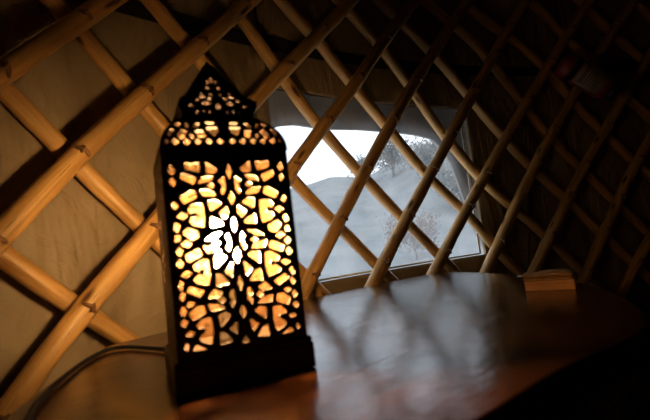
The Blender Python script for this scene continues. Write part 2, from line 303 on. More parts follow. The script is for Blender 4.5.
def vinyl_mat():
    m = glass_mix('clear_vinyl_with_condensation', (.97, .985, 1), (.78, .82, .86), .22, 0, .03)
    nt = m.node_tree; L = nt.links
    mixes = [n for n in nt.nodes if n.type == 'MIX_SHADER']
    m2 = mixes[1]
    tc = nt.nodes.new('ShaderNodeTexCoord')
    mp = nt.nodes.new('ShaderNodeMapping'); mp.inputs['Scale'].default_value = (1, 1, .45); L.new(tc.outputs['Object'], mp.inputs[0])
    a = N(nt, 'ShaderNodeTexNoise', Scale=7, Detail=8, Roughness=.75); L.new(mp.outputs[0], a.inputs['Vector'])
    rr = nt.nodes.new('ShaderNodeMapRange'); rr.inputs['From Min'].default_value = .35; rr.inputs['From Max'].default_value = .7
    rr.inputs['To Min'].default_value = .04; rr.inputs['To Max'].default_value = .19; L.new(a.outputs[0], rr.inputs['Value'])
    v = N(nt, 'ShaderNodeTexVoronoi', Scale=55); L.new(tc.outputs['Object'], v.inputs['Vector'])
    dr = nt.nodes.new('ShaderNodeMapRange'); dr.inputs['From Min'].default_value = .12; dr.inputs['From Max'].default_value = .22
    dr.inputs['To Min'].default_value = .04; dr.inputs['To Max'].default_value = 0; L.new(v.outputs['Distance'], dr.inputs['Value'])
    ad = N(nt, 'ShaderNodeMath', _operation='ADD'); L.new(rr.outputs[0], ad.inputs[0]); L.new(dr.outputs[0], ad.inputs[1])
    L.new(ad.outputs[0], m2.inputs[0])
    return m
M['vinyl'] = vinyl_mat()

def bulb_mat():
    m, nt, out = new_mat('lit_bulb'); e = N(nt, 'ShaderNodeEmission', Strength=BULB)
    e.inputs[0].default_value = (1.0, .70, .36, 1); nt.links.new(e.outputs[0], out.inputs[0]); return m
BULB = 2100.0
M['bulb'] = bulb_mat()

# ---------------------------------------------------------------- setting
def struct(o): o['kind'] = 'structure'; return o
def disc(name, r, z, th, mat):
    n = 96; V = []; F = []
    for zz in (z, z-th):
        for k in range(n):
            a = 2*PI*k/n; V.append((CX + r*math.sin(a), CY + r*math.cos(a), zz))
    F.append(tuple(range(n))[::-1]); F.append(tuple(range(n, 2*n)))
    for k in range(n): F.append((k, (k+1) % n, n+(k+1) % n, n+k))
    return mesh_obj(name, V, F, mat)
struct(disc('floor', 3.10, 0.0, .08, M['floor']))

WT0, WT1, WZ0, WZ1 = -.712, -.444, EYE-.097, EYE+.445      # window opening
def wall_mesh():
    ths = sorted(set([round(2*PI*k/300 - PI, 5) for k in range(300)] + [WT0, WT1]))
    zs = sorted(set([0.0 + 2.06*k/40 for k in range(41)] + [WZ0, WZ1]))
    n = len(ths); V = []; F = []
    for z in zs:
        for t in ths:
            edge = min(abs(t-WT0), abs(t-WT1), abs(z-WZ0), abs(z-WZ1))
            w = .010 * noise.noise(Vector((t*9, z*2.2, 3))) + .004*noise.noise(Vector((t*30, z*5, 9)))
            f = 1 if (t < WT0-.03 or t > WT1+.03 or z < WZ0-.08 or z > WZ1+.08) else 0
            V.append(wall_pt(t, z, R_WALL + (w+.004 if f else 0)))
    for i in range(len(zs)-1):
        for k in range(n):
            k2 = (k+1) % n
            tm = ths[k] + .0005; zm = (zs[i]+zs[i+1])/2
            if WT0 <= tm < WT1 and WZ0 < zm < WZ1: continue
            F.append((i*n+k, i*n+k2, (i+1)*n+k2, (i+1)*n+k))
    o = mesh_obj('wall_round', V, F, M['canvas'], None, True)
    s = o.modifiers.new('thick', 'SOLIDIFY'); s.thickness = .012; s.offset = 1
    return o
wl = struct(wall_mesh())

# roof: sloping cone with a closed crown
def roof():
    n = 96; V = []; F = []
    prof = [(3.10, 2.03), (3.0, 2.10), (2.0, 2.62), (1.0, 3.10), (.5, 3.3), (.02, 3.38)]
    for (r, z) in prof:
        for k in range(n):
            a = 2*PI*k/n; V.append((CX + r*math.sin(a), CY + r*math.cos(a), z))
    for i in range(len(prof)-1):
        for k in range(n): F.append((i*n+k, i*n+(k+1) % n, (i+1)*n+(k+1) % n, (i+1)*n+k))
    F.append(tuple((len(prof)-1)*n+k for k in range(n)))
    o = mesh_obj('ceiling', V, F, M['felt'], None, True)
    s = o.modifiers.new('thick', 'SOLIDIFY'); s.thickness = .02; s.offset = 1
    return o
struct(roof())

def wall_sheet(name, t0, t1, z0f, z1f, r, th, mat, parent=None, nt_=40, nz_=16):
    V = []; F = []
    for j in range(nz_+1):
        for i in range(nt_+1):
            t = t0 + (t1-t0)*i/nt_
            a = z0f(t) if callable(z0f) else z0f; b = z1f(t) if callable(z1f) else z1f
            V.append(wall_pt(t, a + (b-a)*j/nz_, r))
    for j in range(nz_):
        for i in range(nt_):
            k = j*(nt_+1)+i; F.append((k, k+1, k+nt_+2, k+nt_+1))
    V2 = []
    c = Vector((CX, CY, 0))
    m = len(V)
    for v in V:
        d = Vector((v.x-CX, v.y-CY, 0)).normalized(); V2.append(v + d*th)
    F2 = [tuple(m+i for i in f[::-1]) for f in F]
    W = nt_+1
    loop = [i for i in range(W)] + [j*W+nt_ for j in range(1, nz_+1)] + [nz_*W+i for i in range(nt_-1, -1, -1)] + [j*W for j in range(nz_-1, 0, -1)]
    S = [(loop[(i+1) % len(loop)], loop[i], m+loop[i], m+loop[(i+1) % len(loop)]) for i in range(len(loop))]
    return mesh_obj(name, V+V2, F+F2+S, mat, parent, False)

wc = wall_pt((WT0+WT1)/2, WZ0, R_WALL)
win = struct(empty('window_1', wc))
def to_local(o, par):
    o.parent = par; o.matrix_parent_inverse = Matrix.Translation(par.location).inverted(); return o
to_local(wall_sheet('window_pane', WT0-.003, WT1+.003, WZ0-.008, WZ1+.008, R_WALL+.006, .0012, M['vinyl']), win)
fw = .017
for nm, a in (('window_border', (WT0-fw, WT0, WZ0-.045, WZ1+.045)), ('window_border', (WT1, WT1+fw, WZ0-.045, WZ1+.045)),
              ('window_border', (WT0, WT1, WZ0-.045, WZ0)), ('window_border', (WT0, WT1, WZ1, WZ1+.045))):
    to_local(wall_sheet(nm, *a, R_WALL-.010, .009, M['canvas_trim'], None, 24, 6), win)
# pale welded strip along the vinyl's right side and foot
to_local(wall_sheet('window_seam', WT1-.006, WT1-.003, WZ0+.004, WZ1-.004, R_WALL+.003, .002, M['paper'], None, 2, 8), win)
to_local(wall_sheet('window_seam', WT0+.002, WT1-.006, WZ0+.002, WZ0+.008, R_WALL+.003, .002, M['paper'], None, 24, 2), win)

# canvas flap hanging outside over the top of the window, scalloped lower edge
FL = [(-.74, .30), (-.708, .335), (-.6936, .353), (-.676, .361), (-.64, .356), (-.595, .362), (-.545, .360), (-.515, .353), (-.492, .340), (-.478, .305), (-.466, .24), (-.455, .12), (-.445, .0), (-.43, -.10)]
def flz(t):
    for (a, za), (b, zb) in zip(FL, FL[1:]):
        if a <= t <= b:
            u = (t-a)/(b-a); return EYE + za + (zb-za)*u
    return EYE + FL[0][1] if t < FL[0][0] else EYE + FL[-1][1]
fl = wall_sheet('window_flap', -.735, -.432, flz, EYE+.53, R_WALL+.026, .010, M['flap'], None, 90, 10)
tag(fl, 'grey brown canvas flap hanging outside over the top of the clear window', 'canvas flap')

# dark strap along the wall
st = wall_sheet('tension_strap', -1.25, .35, lambda t: EYE+.538+(t+.84)*.085, lambda t: EYE+.575+(t+.84)*.085, 3.014, .004, M['strap'], None, 120, 2)
tag(st, 'black webbing strap running level along the canvas behind the lattice', 'strap')

# ---------------------------------------------------------------- lattice
lat = empty('wall_lattice', wall_pt(-.5, 0.0, 2.97))
tag(lat, 'crisscross trellis of peeled wooden poles lining the round canvas wall', 'lattice')
def interp(L, z):
    if not L: return 0
    if z <= L[0][0]: return L[0][1]
    if z >= L[-1][0]: return L[-1][1]
    for (a, va), (b, vb) in zip(L, L[1:]):
        if a <= z <= b: return va + (vb-va)*(z-a)/(b-a)
def off(L, z):
    return sum(interp(L, z+d) for d in (-.06, -.03, 0, .03, .06))/5
def th_front(i, z): return -1.0231 + i*DTH + KSL*z + off(FRONT.get(i, []), z)
def th_back(i, z):  return -.6360 + i*DTH - KSL*z + off(BACK.get(i, []), z)
ZLO, ZHI = -EYE+.022, 1.12
def slat(i, fam):
    rnd = random.Random(i*31 + fam*7)
    f = (th_front, th_back)[fam]; R = (R_FRONT, R_BACK)[fam]; r0 = (.0192, .0172)[fam]
    n = 70; pts = []
    for k in range(n+1):
        z = ZLO + (ZHI-ZLO)*k/n
        pts.append(wall_pt(f(i, z), z+EYE, R) - lat.location)
    s0 = rnd.uniform(0, 99)
    V, F, UV = tube_data(pts, lambda a, b: r0*(1 + .09*noise.noise(Vector((s0, a*.22, 0))) + .05*noise.noise(Vector((s0, a*.9, 5)))), 12)
    for q, v in enumerate(V):
        c = pts[q//12]; v += (v-c)*.10*noise.noise(v*28 + Vector((s0, 0, 0)))
    o = mesh_obj('slat', V, F, M['pole'], lat, True, UV)
    return o
fronts = {i: slat(i, 0) for i in range(-4, 14)}
backs = {j: slat(j, 1) for j in range(-8, 14)}
def knot(c, out, up, par, s):
    rnd = random.Random(s)
    side = out.cross(up).normalized()
    a = rnd.uniform(-.5, .5)
    d1 = (side*math.cos(a)+up*math.sin(a)); 
    P = [c - d1*.011 - out*.004, c - d1*.008 + out*.0015, c + out*.004 + up*.002, c + d1*.008 + out*.002, c + d1*.012 - out*.004]
    V, F, UV = tube_data(catmull(P, 4), lambda i, n: .0026 + .0014*math.sin(PI*i/(n-1)), 8)
    bump = c + out*.004 + d1*rnd.uniform(-.004, .004)
    V2, F2, UV2 = tube_data([bump - up*.006, bump - up*.002 + out*.003, bump + up*.003 + out*.003, bump + up*.008 + side*.004], lambda i, n: (.0015, .0034, .003, .0012)[i], 8)
    m = len(V)
    mesh_obj('tie_knot', V+V2, F+[tuple(x+m for x in f) for f in F2], M['hide'], par, True)
for i, fo in fronts.items():
    for j in backs:
        z = None
        a, b = ZLO+.03, ZHI-.03
        fa = th_front(i, a)-th_back(j, a); fb = th_front(i, b)-th_back(j, b)
        if fa*fb > 0: continue
        for _ in range(40):
            c = (a+b)/2; fc = th_front(i, c)-th_back(j, c)
            if fa*fc <= 0: b = c
            else: a = c; fa = fc
        z = (a+b)/2; t = th_front(i, z)
        if not (-1.15 < t < .02) or z < -.3: continue
        up = (wall_pt(th_front(i, z+.02), z+.02, R_FRONT) - wall_pt(th_front(i, z-.02), z-.02, R_FRONT)).normalized()
        c = wall_pt(t, z+EYE, R_FRONT); inw = Vector((CX-c.x, CY-c.y, 0)).normalized()
        knot(c + inw*.0185 - lat.location, inw, up, fo, i*100+j)

# ---------------------------------------------------------------- table
TT = .034
T0 = Vector((.02, .72, 0))
tb = empty('table', T0)
tag(tb, 'dark polished wooden table with rounded ends standing against the lattice wall', 'table')
outl = []
def arc_pts():
    A = [(-.392, .739)]
    a0 = math.atan2(-.392-CX, .739-CY); a1 = math.atan2(.313-CX, 1.334-CY)
    pts = [(CX+2.930*math.sin(a0+(a1-a0)*k/24), CY+2.930*math.cos(a0+(a1-a0)*k/24)) for k in range(25)]
    rest = catmull([(p[0], p[1], 0) for p in [pts[-1], (.352, 1.30), (.395, 1.20), (.427, 1.07), (.446, .93), (.445, .79), (.402, .62), (.315, .455), (.172, .358), (.082, .285), (-.03, .20), (-.15, .155), (-.235, .19), (-.278, .29), (-.312, .40), (-.345, .52), (-.372, .64), pts[0]]], 5)
    return pts + [(v.x, v.y) for v in rest[1:-1]]
poly = arc_pts()
bm = bmesh.new()
vs = [bm.verts.new((x-T0.x, y-T0.y, TABLE_Z-TT)) for x, y in poly]
f = bm.faces.new(vs)
r = bmesh.ops.extrude_face_region(bm, geom=[f])
for v in r['geom']:
    if isinstance(v, bmesh.types.BMVert): v.co.z += TT
bm.normal_update()
es = [e for e in bm.edges if abs(e.verts[0].co.z-e.verts[1].co.z) < 1e-6]
bmesh.ops.bevel(bm, geom=es, offset=.004, segments=3, affect='EDGES', profile=.5)
bm_obj('tabletop', bm, M['table'], tb)
# apron, a smaller ring below the top
cxp = sum(p[0] for p in poly)/len(poly); cyp = sum(p[1] for p in poly)/len(poly)
V = []; F = []; n = len(poly)
for s, z in ((.80, TABLE_Z-TT), (.80, TABLE_Z-TT-.08), (.765, TABLE_Z-TT-.08), (.765, TABLE_Z-TT)):
    for x, y in poly: V.append((cxp+(x-cxp)*s-T0.x, cyp+(y-cyp)*s-T0.y, z))
for q in range(4):
    for k in range(n): F.append((q*n+k, q*n+(k+1) % n, ((q+1) % 4)*n+(k+1) % n, ((q+1) % 4)*n+k))
mesh_obj('apron', V, F, M['table'], tb)
for (x, y) in ((-.24, .66), (.19, 1.10), (.32, .70), (-.12, .30)):
    mt = Matrix.Translation((x-T0.x, y-T0.y, 0))
    lathe('leg', [(.018, 0), (.022, .02), (.024, .2), (.030, .55), (.022, .60), (.032, .63), (.032, TABLE_Z-TT)], M['table'], tb, 20, mt)

# ---------------------------------------------------------------- fretwork panels
def fret(name, holes, inside, pmap, thick, mat, parent, grid=None, outline=None):
    """cut panel: `outline` polygon in 2D minus holes, mapped to 3D by pmap(u, v, w) with w in {0, thick}"""
    P = []; E = []
    def addpoly(pl):
        b = len(P); P.extend(Vector(q) for q in pl); E.extend((b+i, b+(i+1) % len(pl)) for i in range(len(pl)))
    addpoly(outline)
    for h in holes: addpoly(h)
    if grid: P.extend(Vector(q) for q in grid)
    vs, es, fs, *_ = delaunay_2d_cdt(P, E, [], 0, 1e-6)
    def inpoly(x, y, pl):
        c = False; n = len(pl); j = n-1
        for i in range(n):
            xi, yi = pl[i]; xj, yj = pl[j]
            if (yi > y) != (yj > y) and x < (xj-xi)*(y-yi)/(yj-yi)+xi: c = not c
            j = i
        return c
    boxes = [(min(q[0] for q in h), max(q[0] for q in h), min(q[1] for q in h), max(q[1] for q in h)) for h in holes]
    keep = []
    for t in fs:
        x = sum(vs[i].x for i in t)/3; y = sum(vs[i].y for i in t)/3
        if not inpoly(x, y, outline): continue
        bad = False
        for h, b in zip(holes, boxes):
            if b[0] <= x <= b[1] and b[2] <= y <= b[3] and inpoly(x, y, h): bad = True; break
        if not bad: keep.append(tuple(t))
    used = sorted({i for t in keep for i in t}); mp = {i: k for k, i in enumerate(used)}
    m = len(used)
    V = [pmap(vs[i].x, vs[i].y, 0) for i in used] + [pmap(vs[i].x, vs[i].y, thick) for i in used]
    F = []; cnt = {}; MI = []
    for t in keep:
        a, b, c = (mp[i] for i in t)
        F.append((a, b, c)); F.append((m+c, m+b, m+a)); MI += [0, 1]
        for e in ((a, b), (b, c), (c, a)): cnt[e] = 1
    for (a, b) in list(cnt):
        if (b, a) not in cnt: F.append((b, a, m+a, m+b)); MI.append(1)
    me_o = mesh_obj(name, V, F, mat, parent)
    me_o.data.materials.append(M['bare'])
    me_o.data.polygons.foreach_set('material_index', MI)
    return me_o

def soften(pl, n=3):
    """round a traced hole's corners a little"""
    out = []
    L = len(pl)
    for i in range(L):
        a = Vector(pl[i-1]); b = Vector(pl[i]); c = Vector(pl[(i+1) % L])
        p = b + (a-b)*.16; q = b + (c-b)*.16
        for k in range(n+1):
            t = k/n; out.append(tuple((1-t)**2*p + 2*t*(1-t)*b + t*t*q))
    return out
def both(hs, mids, dy=0):
    out = []
    for h in hs:
        out.append(soften(h)); out.append(soften([(-x, y) for x, y in h][::-1]))
    for h in mids:
        cx_ = sum(p[0] for p in h)/len(h); w = (max(p[0] for p in h)-min(p[0] for p in h))/2
        y1 = max(p[1] for p in h); y0 = min(p[1] for p in h); ym = (y0+y1)/2
        out.append(soften([(0, y1), (w, ym), (0, y0), (-w, ym)]) if h is not mids[-1] else soften([(0, y1), (w, y0), (-w, y0)]))
    return out

K = .9
HW, HD, TH = .070*K, .0600*K, .0045*K          # body half width, half depth, board thickness
ang = math.radians(25)
ex = Vector((math.cos(ang), math.sin(ang), 0)); ny = Vector((-math.sin(ang), math.cos(ang), 0))
B0 = Vector((-.16830, .43726, 0))*K
LC = B0 + ex*(.0768*K) + ny*(.0640*K)
lan = empty('lantern', (LC.x, LC.y, TABLE_Z), ang)
tag(lan, 'tall dark fretwork table lantern with pointed dome top, lit from inside', 'lantern')

panel_holes = [[(x*K, y*K) for x, y in h] for h in both(FRET, FRET_MID)]
ZB, ZT = .033*K, .2525*K
def face_map(k, hw, hd):
    """k = 0 front, 1 right, 2 back, 3 left; u along the face, outward face at w = 0"""
    def f(u, v, w):
        if k == 0: return Vector((u, -hd+w, v))
        if k == 2: return Vector((-u, hd-w, v))
        if k == 1: return Vector((hw-w, u*(hd/hw), v))
        return Vector((-hw+w, -u*(hd/hw), v))
    return f
for k, nm in ((0, 'front_panel'), (1, 'side_panel'), (2, 'back_panel'), (3, 'side_panel')):
    lim = HW if k % 2 == 0 else HW*(1-TH/HD)
    hs = panel_holes
    if k:                                      # side and back openings shrunk to dim lamp light on wall and table
        hs = []
        for h in panel_holes:
            mx_ = sum(q[0] for q in h)/len(h); my_ = sum(q[1] for q in h)/len(h)
            rr_ = math.hypot(mx_, (my_-.150)); g = min(1, max(0, (rr_-.018)/.050))
            sc_ = (1.0 - .48*g) if k == 2 else .52
            sx = 1 if k == 2 else (1-TH/HD)
            hs.append([((mx_+(x-mx_)*sc_)*sx, my_+(y-my_)*sc_) for x, y in h])
    o = fret(nm, hs, None, face_map(k, HW, HD), TH, M['lantern'], lan, None, [(-lim, ZB), (lim, ZB), (lim, ZT), (-lim, ZT)])
# glass behind the boards
gz0, gz1 = ZB+.003, ZT-.002
gt = .0015; ig = TH + .0012
for k in range(4):
    bm = bmesh.new()
    if k == 0: box_bm(bm, -HW+ig+gt*2, HW-ig-gt*2, -HD+ig, -HD+ig+gt, gz0, gz1)
    if k == 2: box_bm(bm, -HW+ig+gt*2, HW-ig-gt*2, HD-ig-gt, HD-ig, gz0, gz1)
    if k == 1: box_bm(bm, HW-ig-gt, HW-ig, -HD+ig, HD-ig, gz0, gz1)
    if k == 3: box_bm(bm, -HW+ig, -HW+ig+gt, -HD+ig, HD-ig, gz0, gz1)
    bm_obj('glass_pane', bm, M['amber'], lan)
# base: plinth with a stepped ledge
bm = bmesh.new()
b = .0755*K; bd = .0645*K
box_bm(bm, -b, b, -bd, bd, .0006, .029*K, .0018)
box_bm(bm, -b+.001, b-.001, -bd+.001, bd-.001, .029*K-.0004, .0355*K, .0022)
bm_obj('base', bm, M['lantern'], lan)

# shoulder: four curved faces from the body up to the neck
def sh_hw(z):      # fraction from neck to body
    t = min(1, max(0, (z/K-.2505)/.0475)); return 1 - t**2.3
def shoulder_map(k, inset=0.0):
    def f(u, v, w):
        fr = sh_hw(v); hw = (.0405 + .0300*fr)*K - inset - w; hd = (.0362 + .0268*fr)*K - inset - w
        zz = v - w*.45 - inset*.4
        a = u
        if k == 0: return Vector((a*hw, -hd, zz))
        if k == 2: return Vector((-a*hw, hd, zz))
        if k == 1: return Vector((hw, a*hd, zz))
        return Vector((-hw, -a*hd, zz))
    return f
def norm_holes(hs, hwf, lim=.93):
    out = []
    for h in hs:
        q = []
        for (x, z) in h:
            q.append((max(-lim, min(lim, x/hwf(z))), z*K))
        out.append(q)
    return out
sh_h = norm_holes(both(ROOF, []), lambda z: .0405+.0300*sh_hw(z*K))
z0, z1 = .2505*K, .2978*K
grid = [(-1+2*(i+.5)/14, z0+(z1-z0)*(j+.5)/12) for i in range(14) for j in range(12)]
def join_quads(name, holes, mapf, zz0, zz1, thick, grid, mat, parent, rim_pts=12):
    side = [(1, zz0+(zz1-zz0)*i/rim_pts) for i in range(rim_pts+1)]
    outline = side + [(-1, z) for (_, z) in side[::-1]]
    objs = [fret(name, holes, None, mapf(k), thick, mat, parent, grid, outline) for k in range(4)]
    bm = bmesh.new()
    for o in objs: bm.from_mesh(o.data)
    me = objs[0].data
    for o in objs[1:]:
        d = o.data; bpy.data.objects.remove(o); bpy.data.meshes.remove(d)
    bm.to_mesh(me); bm.free()
    return objs[0]
join_quads('shoulder', sh_h, lambda k: shoulder_map(k), z0, z1, .0038*K, grid, M['lantern'], lan)
# curved glass under the shoulder
V = []; F = []
lv = [z0 + (z1-z0)*j/8 for j in range(9)]
for z in lv:
    fr = sh_hw(z); hw = (.0405+.030*fr)*K-.0062; hd = (.0362+.0268*fr)*K-.0062
    V += [(-hw, -hd, z-.0028), (hw, -hd, z-.0028), (hw, hd, z-.0028), (-hw, hd, z-.0028)]
for j in range(8):
    for q in range(4): F.append((j*4+q, j*4+(q+1) % 4, (j+1)*4+(q+1) % 4, (j+1)*4+q))
o = mesh_obj('shoulder_glass', V, F, M['amber'], lan); s = o.modifiers.new('t', 'SOLIDIFY'); s.thickness = .001

# spire: bell profile with a flared lip
PR = [(.296, .0405), (.300, .0405), (.3045, .0435), (.310, .0450), (.3155, .0445), (.3215, .0415), (.330, .0325), (.339, .0235), (.350, .0172), (.360, .0135), (.369, .0108), (.375, .0088), (.3795, .0058), (.3815, .0030)]
def pr(z):
    z = z/K
    if z <= PR[0][0]: return PR[0][1]
    for (a, ra), (b_, rb) in zip(PR, PR[1:]):
        if a <= z <= b_:
            t = (z-a)/(b_-a); return ra+(rb-ra)*t
    return PR[-1][1]
def spire_map(k):
    def f(u, v, w):
        hw = max(.0006, pr(v)*K - w); hd = max(.0006, pr(v)*K*.92 - w); zz = .298*K + (v-.298*K)*.93 - w*.3
        if k == 0: return Vector((u*hw, -hd, zz))
        if k == 2: return Vector((-u*hw, hd, zz))
        if k == 1: return Vector((hw, u*hd, zz))
        return Vector((-hw, -u*hd, zz))
    return f
sp_src = [[(x-.002, z) for x, z in h] for h in SPIRE]
sp_h = norm_holes(both(sp_src, [SPIRE_MID[1], SPIRE_MID[0]]), lambda z: pr(z*K), .9)
z0, z1 = .298*K, .3812*K
grid = [(-1+2*(i+.5)/8, z0+(z1-z0)*(j+.5)/26) for i in range(8) for j in range(26)]
join_quads('spire', sp_h, lambda k: spire_map(k), z0, z1, .0028*K, grid, M['lantern'], lan, 26)
lathe('finial', [(.0008, .3735*K), (.0030, .3745*K), (.0032, .377*K), (.0022, .3795*K), (.0006, .381*K)], M['lantern'], lan, 12)
# neck ring between shoulder and spire
bm = bmesh.new(); nr = .0412*K
box_bm(bm, -nr, nr, -nr*.92, -nr*.92+.003, .2945*K, .2995*K); box_bm(bm, -nr, nr, nr*.92-.003, nr*.92, .2945*K, .2995*K)
box_bm(bm, -nr, -nr+.003, -nr*.9, nr*.9, .2945*K, .2995*K); box_bm(bm, nr-.003, nr, -nr*.9, nr*.9, .2945*K, .2995*K)
bm_obj('neck_ring', bm, M['lantern'], lan)
# lamp holder and bulb
so = lathe('bulb_socket', [(.022, .0355*K), (.022, .040), (.013, .044), (.0125, .085), (.0155, .088), (.0155, .108), (.012, .112)], M['socket'], lan, 24)
BZ = .163*K
prof = [(.0125, .110), (.013, .118)]
for k in range(13):
    a = -1.05 + (PI/2+1.05)*k/12
    prof.append((.0200*math.cos(a), BZ + .0200*math.sin(a)))
prof = [q for q in prof if q[0] > 0] ; prof[-1] = (.0004, prof[-1][1])
lathe('light_bulb', prof, M['bulb'], lan, 24)

# power cord: from the back left of the base, along the table edge and over it
rot = Matrix.Rotation(-ang, 4, 'Z')
CP = [(-.118, .572, .005), (-.190, .580, .004), (-.2322, .6079, .0035), (-.2764, .641, .0033), (-.325, .6735, .0033), (-.352, .668, .0033), (-.3505, .6134, .0033), (-.3355, .5468, .0033), (-.3170, .4843, .0033),
      (-.303, .4459, .0033), (-.2895, .4129, .0033), (-.272, .379, .0033), (-.262, .345, .0033), (-.268, .29, .0035), (-.285, .255, .002), (-.305, .24, -.02), (-.312, .235, -.10), (-.315, .235, -.30), (-.32, .23, -.55), (-.36, .21, -.735), (-.45, .22, -TABLE_Z+.004), (-.52, .30, -TABLE_Z+.004)]
pts = [Vector(p) - Vector((-.24, .62, -.0008)) for p in CP]
cd = empty('power_cord', (-.24, .62, TABLE_Z))
tube('cord', catmull(pts, 8), .0030, M['cord'], cd, 10)
tag(cd, 'thin black power cord curving from the lantern base along the table edge', 'power cord')

# ---------------------------------------------------------------- small box and pouch on the far right of the table
fl_ = Vector((.3322, .7719, 0)); fr_ = Vector((.3982, .7321, 0))
bx = (fr_-fl_); bw = bx.length; ba = math.atan2(bx.y, bx.x)
bo = empty('small_box', (fl_.x+(bx.x)/2 + .022*-math.sin(ba), fl_.y+bx.y/2 + .022*math.cos(ba), TABLE_Z), ba)
tag(bo, 'small flat orange brown box on the dark table beneath the folded pouch', 'box')
bm = bmesh.new(); box_bm(bm, -bw/2, bw/2, -.022, .022, .0003, .0125, .0012); bm_obj('tray', bm, M['boxwood'], bo)
bm = bmesh.new(); box_bm(bm, -bw/2-.0006, bw/2+.0006, -.0226, .0226, .0128, .0175, .0012); bm_obj('lid', bm, M['boxwood'], bo)
po = empty('folded_pouch', (bo.location.x, bo.location.y, TABLE_Z+.0175), ba)
tag(po, 'folded tan pouch lying on top of the small orange box', 'pouch')
def slab(name, x0, x1, y0, y1, z0f, th, mat, par, rr=.006, wob=.0015, seed=0):
    nx, ny_ = 22, 12; V = []; F = []
    def edge(x, y):
        d = min(x-x0, x1-x, y-y0, y1-y); return min(1, max(0, d/rr))**.5
    for sgn in (0, 1):
        for j in range(ny_+1):
            for i in range(nx+1):
                x = x0+(x1-x0)*i/nx; y = y0+(y1-y0)*j/ny_
                e = edge(x, y); base = z0f(x, y)
                h = th*(.5 + (.5*e if sgn else -.5*e))
                h += (wob*noise.noise(Vector((x*60+seed, y*60, 1))) if sgn else 0)*e
                dx = .0012*noise.noise(Vector((y*90, seed, 0)))*(1 if abs(x-x0) < 1e-6 or abs(x-x1) < 1e-6 else 0)
                V.append((x+dx, y, base+h))
    W = nx+1; m = W*(ny_+1)
    for j in range(ny_):
        for i in range(nx):
            k = j*W+i; F.append((k, k+W, k+W+1, k+1)); F.append((m+k, m+k+1, m+k+W+1, m+k+W))
    loop = [i for i in range(W)] + [j*W+nx for j in range(1, ny_+1)] + [ny_*W+i for i in range(nx-1, -1, -1)] + [j*W for j in range(ny_-1, 0, -1)]
    for i in range(len(loop)):
        a, c = loop[i], loop[(i+1) % len(loop)]; F.append((a, c, m+c, m+a))
    return mesh_obj(name, V, F, mat, par, True)
slab('lower_fold', -.040, .037, -.026, .026, lambda x, y: .0004 + .0006*abs(x)*10, .0055, M['leather'], po, seed=3)
slab('upper_fold', -.042, .039, -.025, .027, lambda x, y: .0062 + .0022*math.exp(-((x-.008)/.014)**2), .0055, M['leather'], po, wob=.003, seed=11)
slab('paper_tip', -.052, -.030, -.006, .018, lambda x, y: .0056 + max(0, -x-.04)*.12, .0006, M['paper'], po, rr=.001, wob=0, seed=5)

# ---------------------------------------------------------------- red canister wedged against the lattice
ca, cb = wall_pt(math.atan2(.948-CX, 1.568-CY), EYE+.578, 2.888), wall_pt(math.atan2(1.185-CX, 1.638-CY), EYE+.455, 2.888)
eye_ = Vector((0, 0, EYE)); cb = eye_ + (cb-eye_)*.945
ax_ = (cb-ca); Lc = ax_.length; q = ax_.to_track_quat('Z', 'Y')
can = empty('canister', ca)
tag(can, 'red canister with cream label lashed slantwise high on the dark lattice', 'canister')
mt = q.to_matrix().to_4x4(); CR = .046
def cyl_part(name, prof, mat): return lathe(name, prof, mat, can, 32, mt)
cyl_part('body', [(.012, 0), (.034, .003), (.043, .012), (CR, .028), (CR, Lc-.05), (.040, Lc-.036), (.024, Lc-.028)], M['red'])
cyl_part('cap', [(.026, Lc-.034), (.034, Lc-.030), (.036, Lc-.026), (.036, Lc-.004), (.032, Lc), (.012, Lc+.002)], M['black'])
cyl_part('band', [(CR+.0005, .040), (CR+.0028, .042), (CR+.0028, .062), (CR+.0005, .064)], M['black'])
# label wraps the half that faces the room
inw = (mt.inverted().to_3x3() @ Vector((CX-ca.x, CY-ca.y, -.9)).normalized()); a0 = math.atan2(inw.y, inw.x)
def label_patch(name, a1, a2, s0, s1, r, mat, par):
    V = []; F = []; n = 20
    for i in range(n+1):
        a = a0+a1+(a2-a1)*i/n
        for (rr, ss) in ((r, s0), (r, s1), (r-.0004, s1), (r-.0004, s0)):
            V.append(mt @ Vector((rr*math.cos(a), rr*math.sin(a), ss)))
    for i in range(n):
        for k in range(4): F.append((i*4+k, i*4+(k+1) % 4, (i+1)*4+(k+1) % 4, (i+1)*4+k))
    F.append((0, 1, 2, 3)); F.append((n*4+3, n*4+2, n*4+1, n*4))
    return mesh_obj(name, V, F, mat, par, True)
lb = label_patch('paper_label', -.85, 1.45, .070, Lc-.058, CR+.0008, M['label'], can)
for k in range(7):
    s = .085 + k*(Lc-.16)/7
    label_patch('print_line', -.5 + .12*(k % 3), 1.1, s, s+.004 + .003*(k == 0), CR+.0013, M['print'], lb)
# strap that holds it to the slats
V = []; F = []; n = 40
sz = Lc*.30
for k in range(n):
    a = 2*PI*k/n
    d = Vector((math.cos(a), math.sin(a), 0))
    for rr, ss in ((CR+.0010, .046), (CR+.0042, .046), (CR+.0042, .058), (CR+.0010, .058)):
        V.append(mt @ (d*rr + Vector((0, 0, ss))))
for k in range(n):
    for j in range(4): F.append((k*4+j, k*4+(j+1) % 4, ((k+1) % n)*4+(j+1) % 4, ((k+1) % n)*4+j))
mesh_obj('holding_strap', V, F, M['strap'], can, True)
outw = Vector((ca.x-CX, ca.y-CY, 0)).normalized()
cen = mt @ Vector((0, 0, .052))
P = [cen + outw*.044, cen + outw*.070 + Vector((0, 0, .012))]
tube('hook', P, .004, M['black'], can, 8)

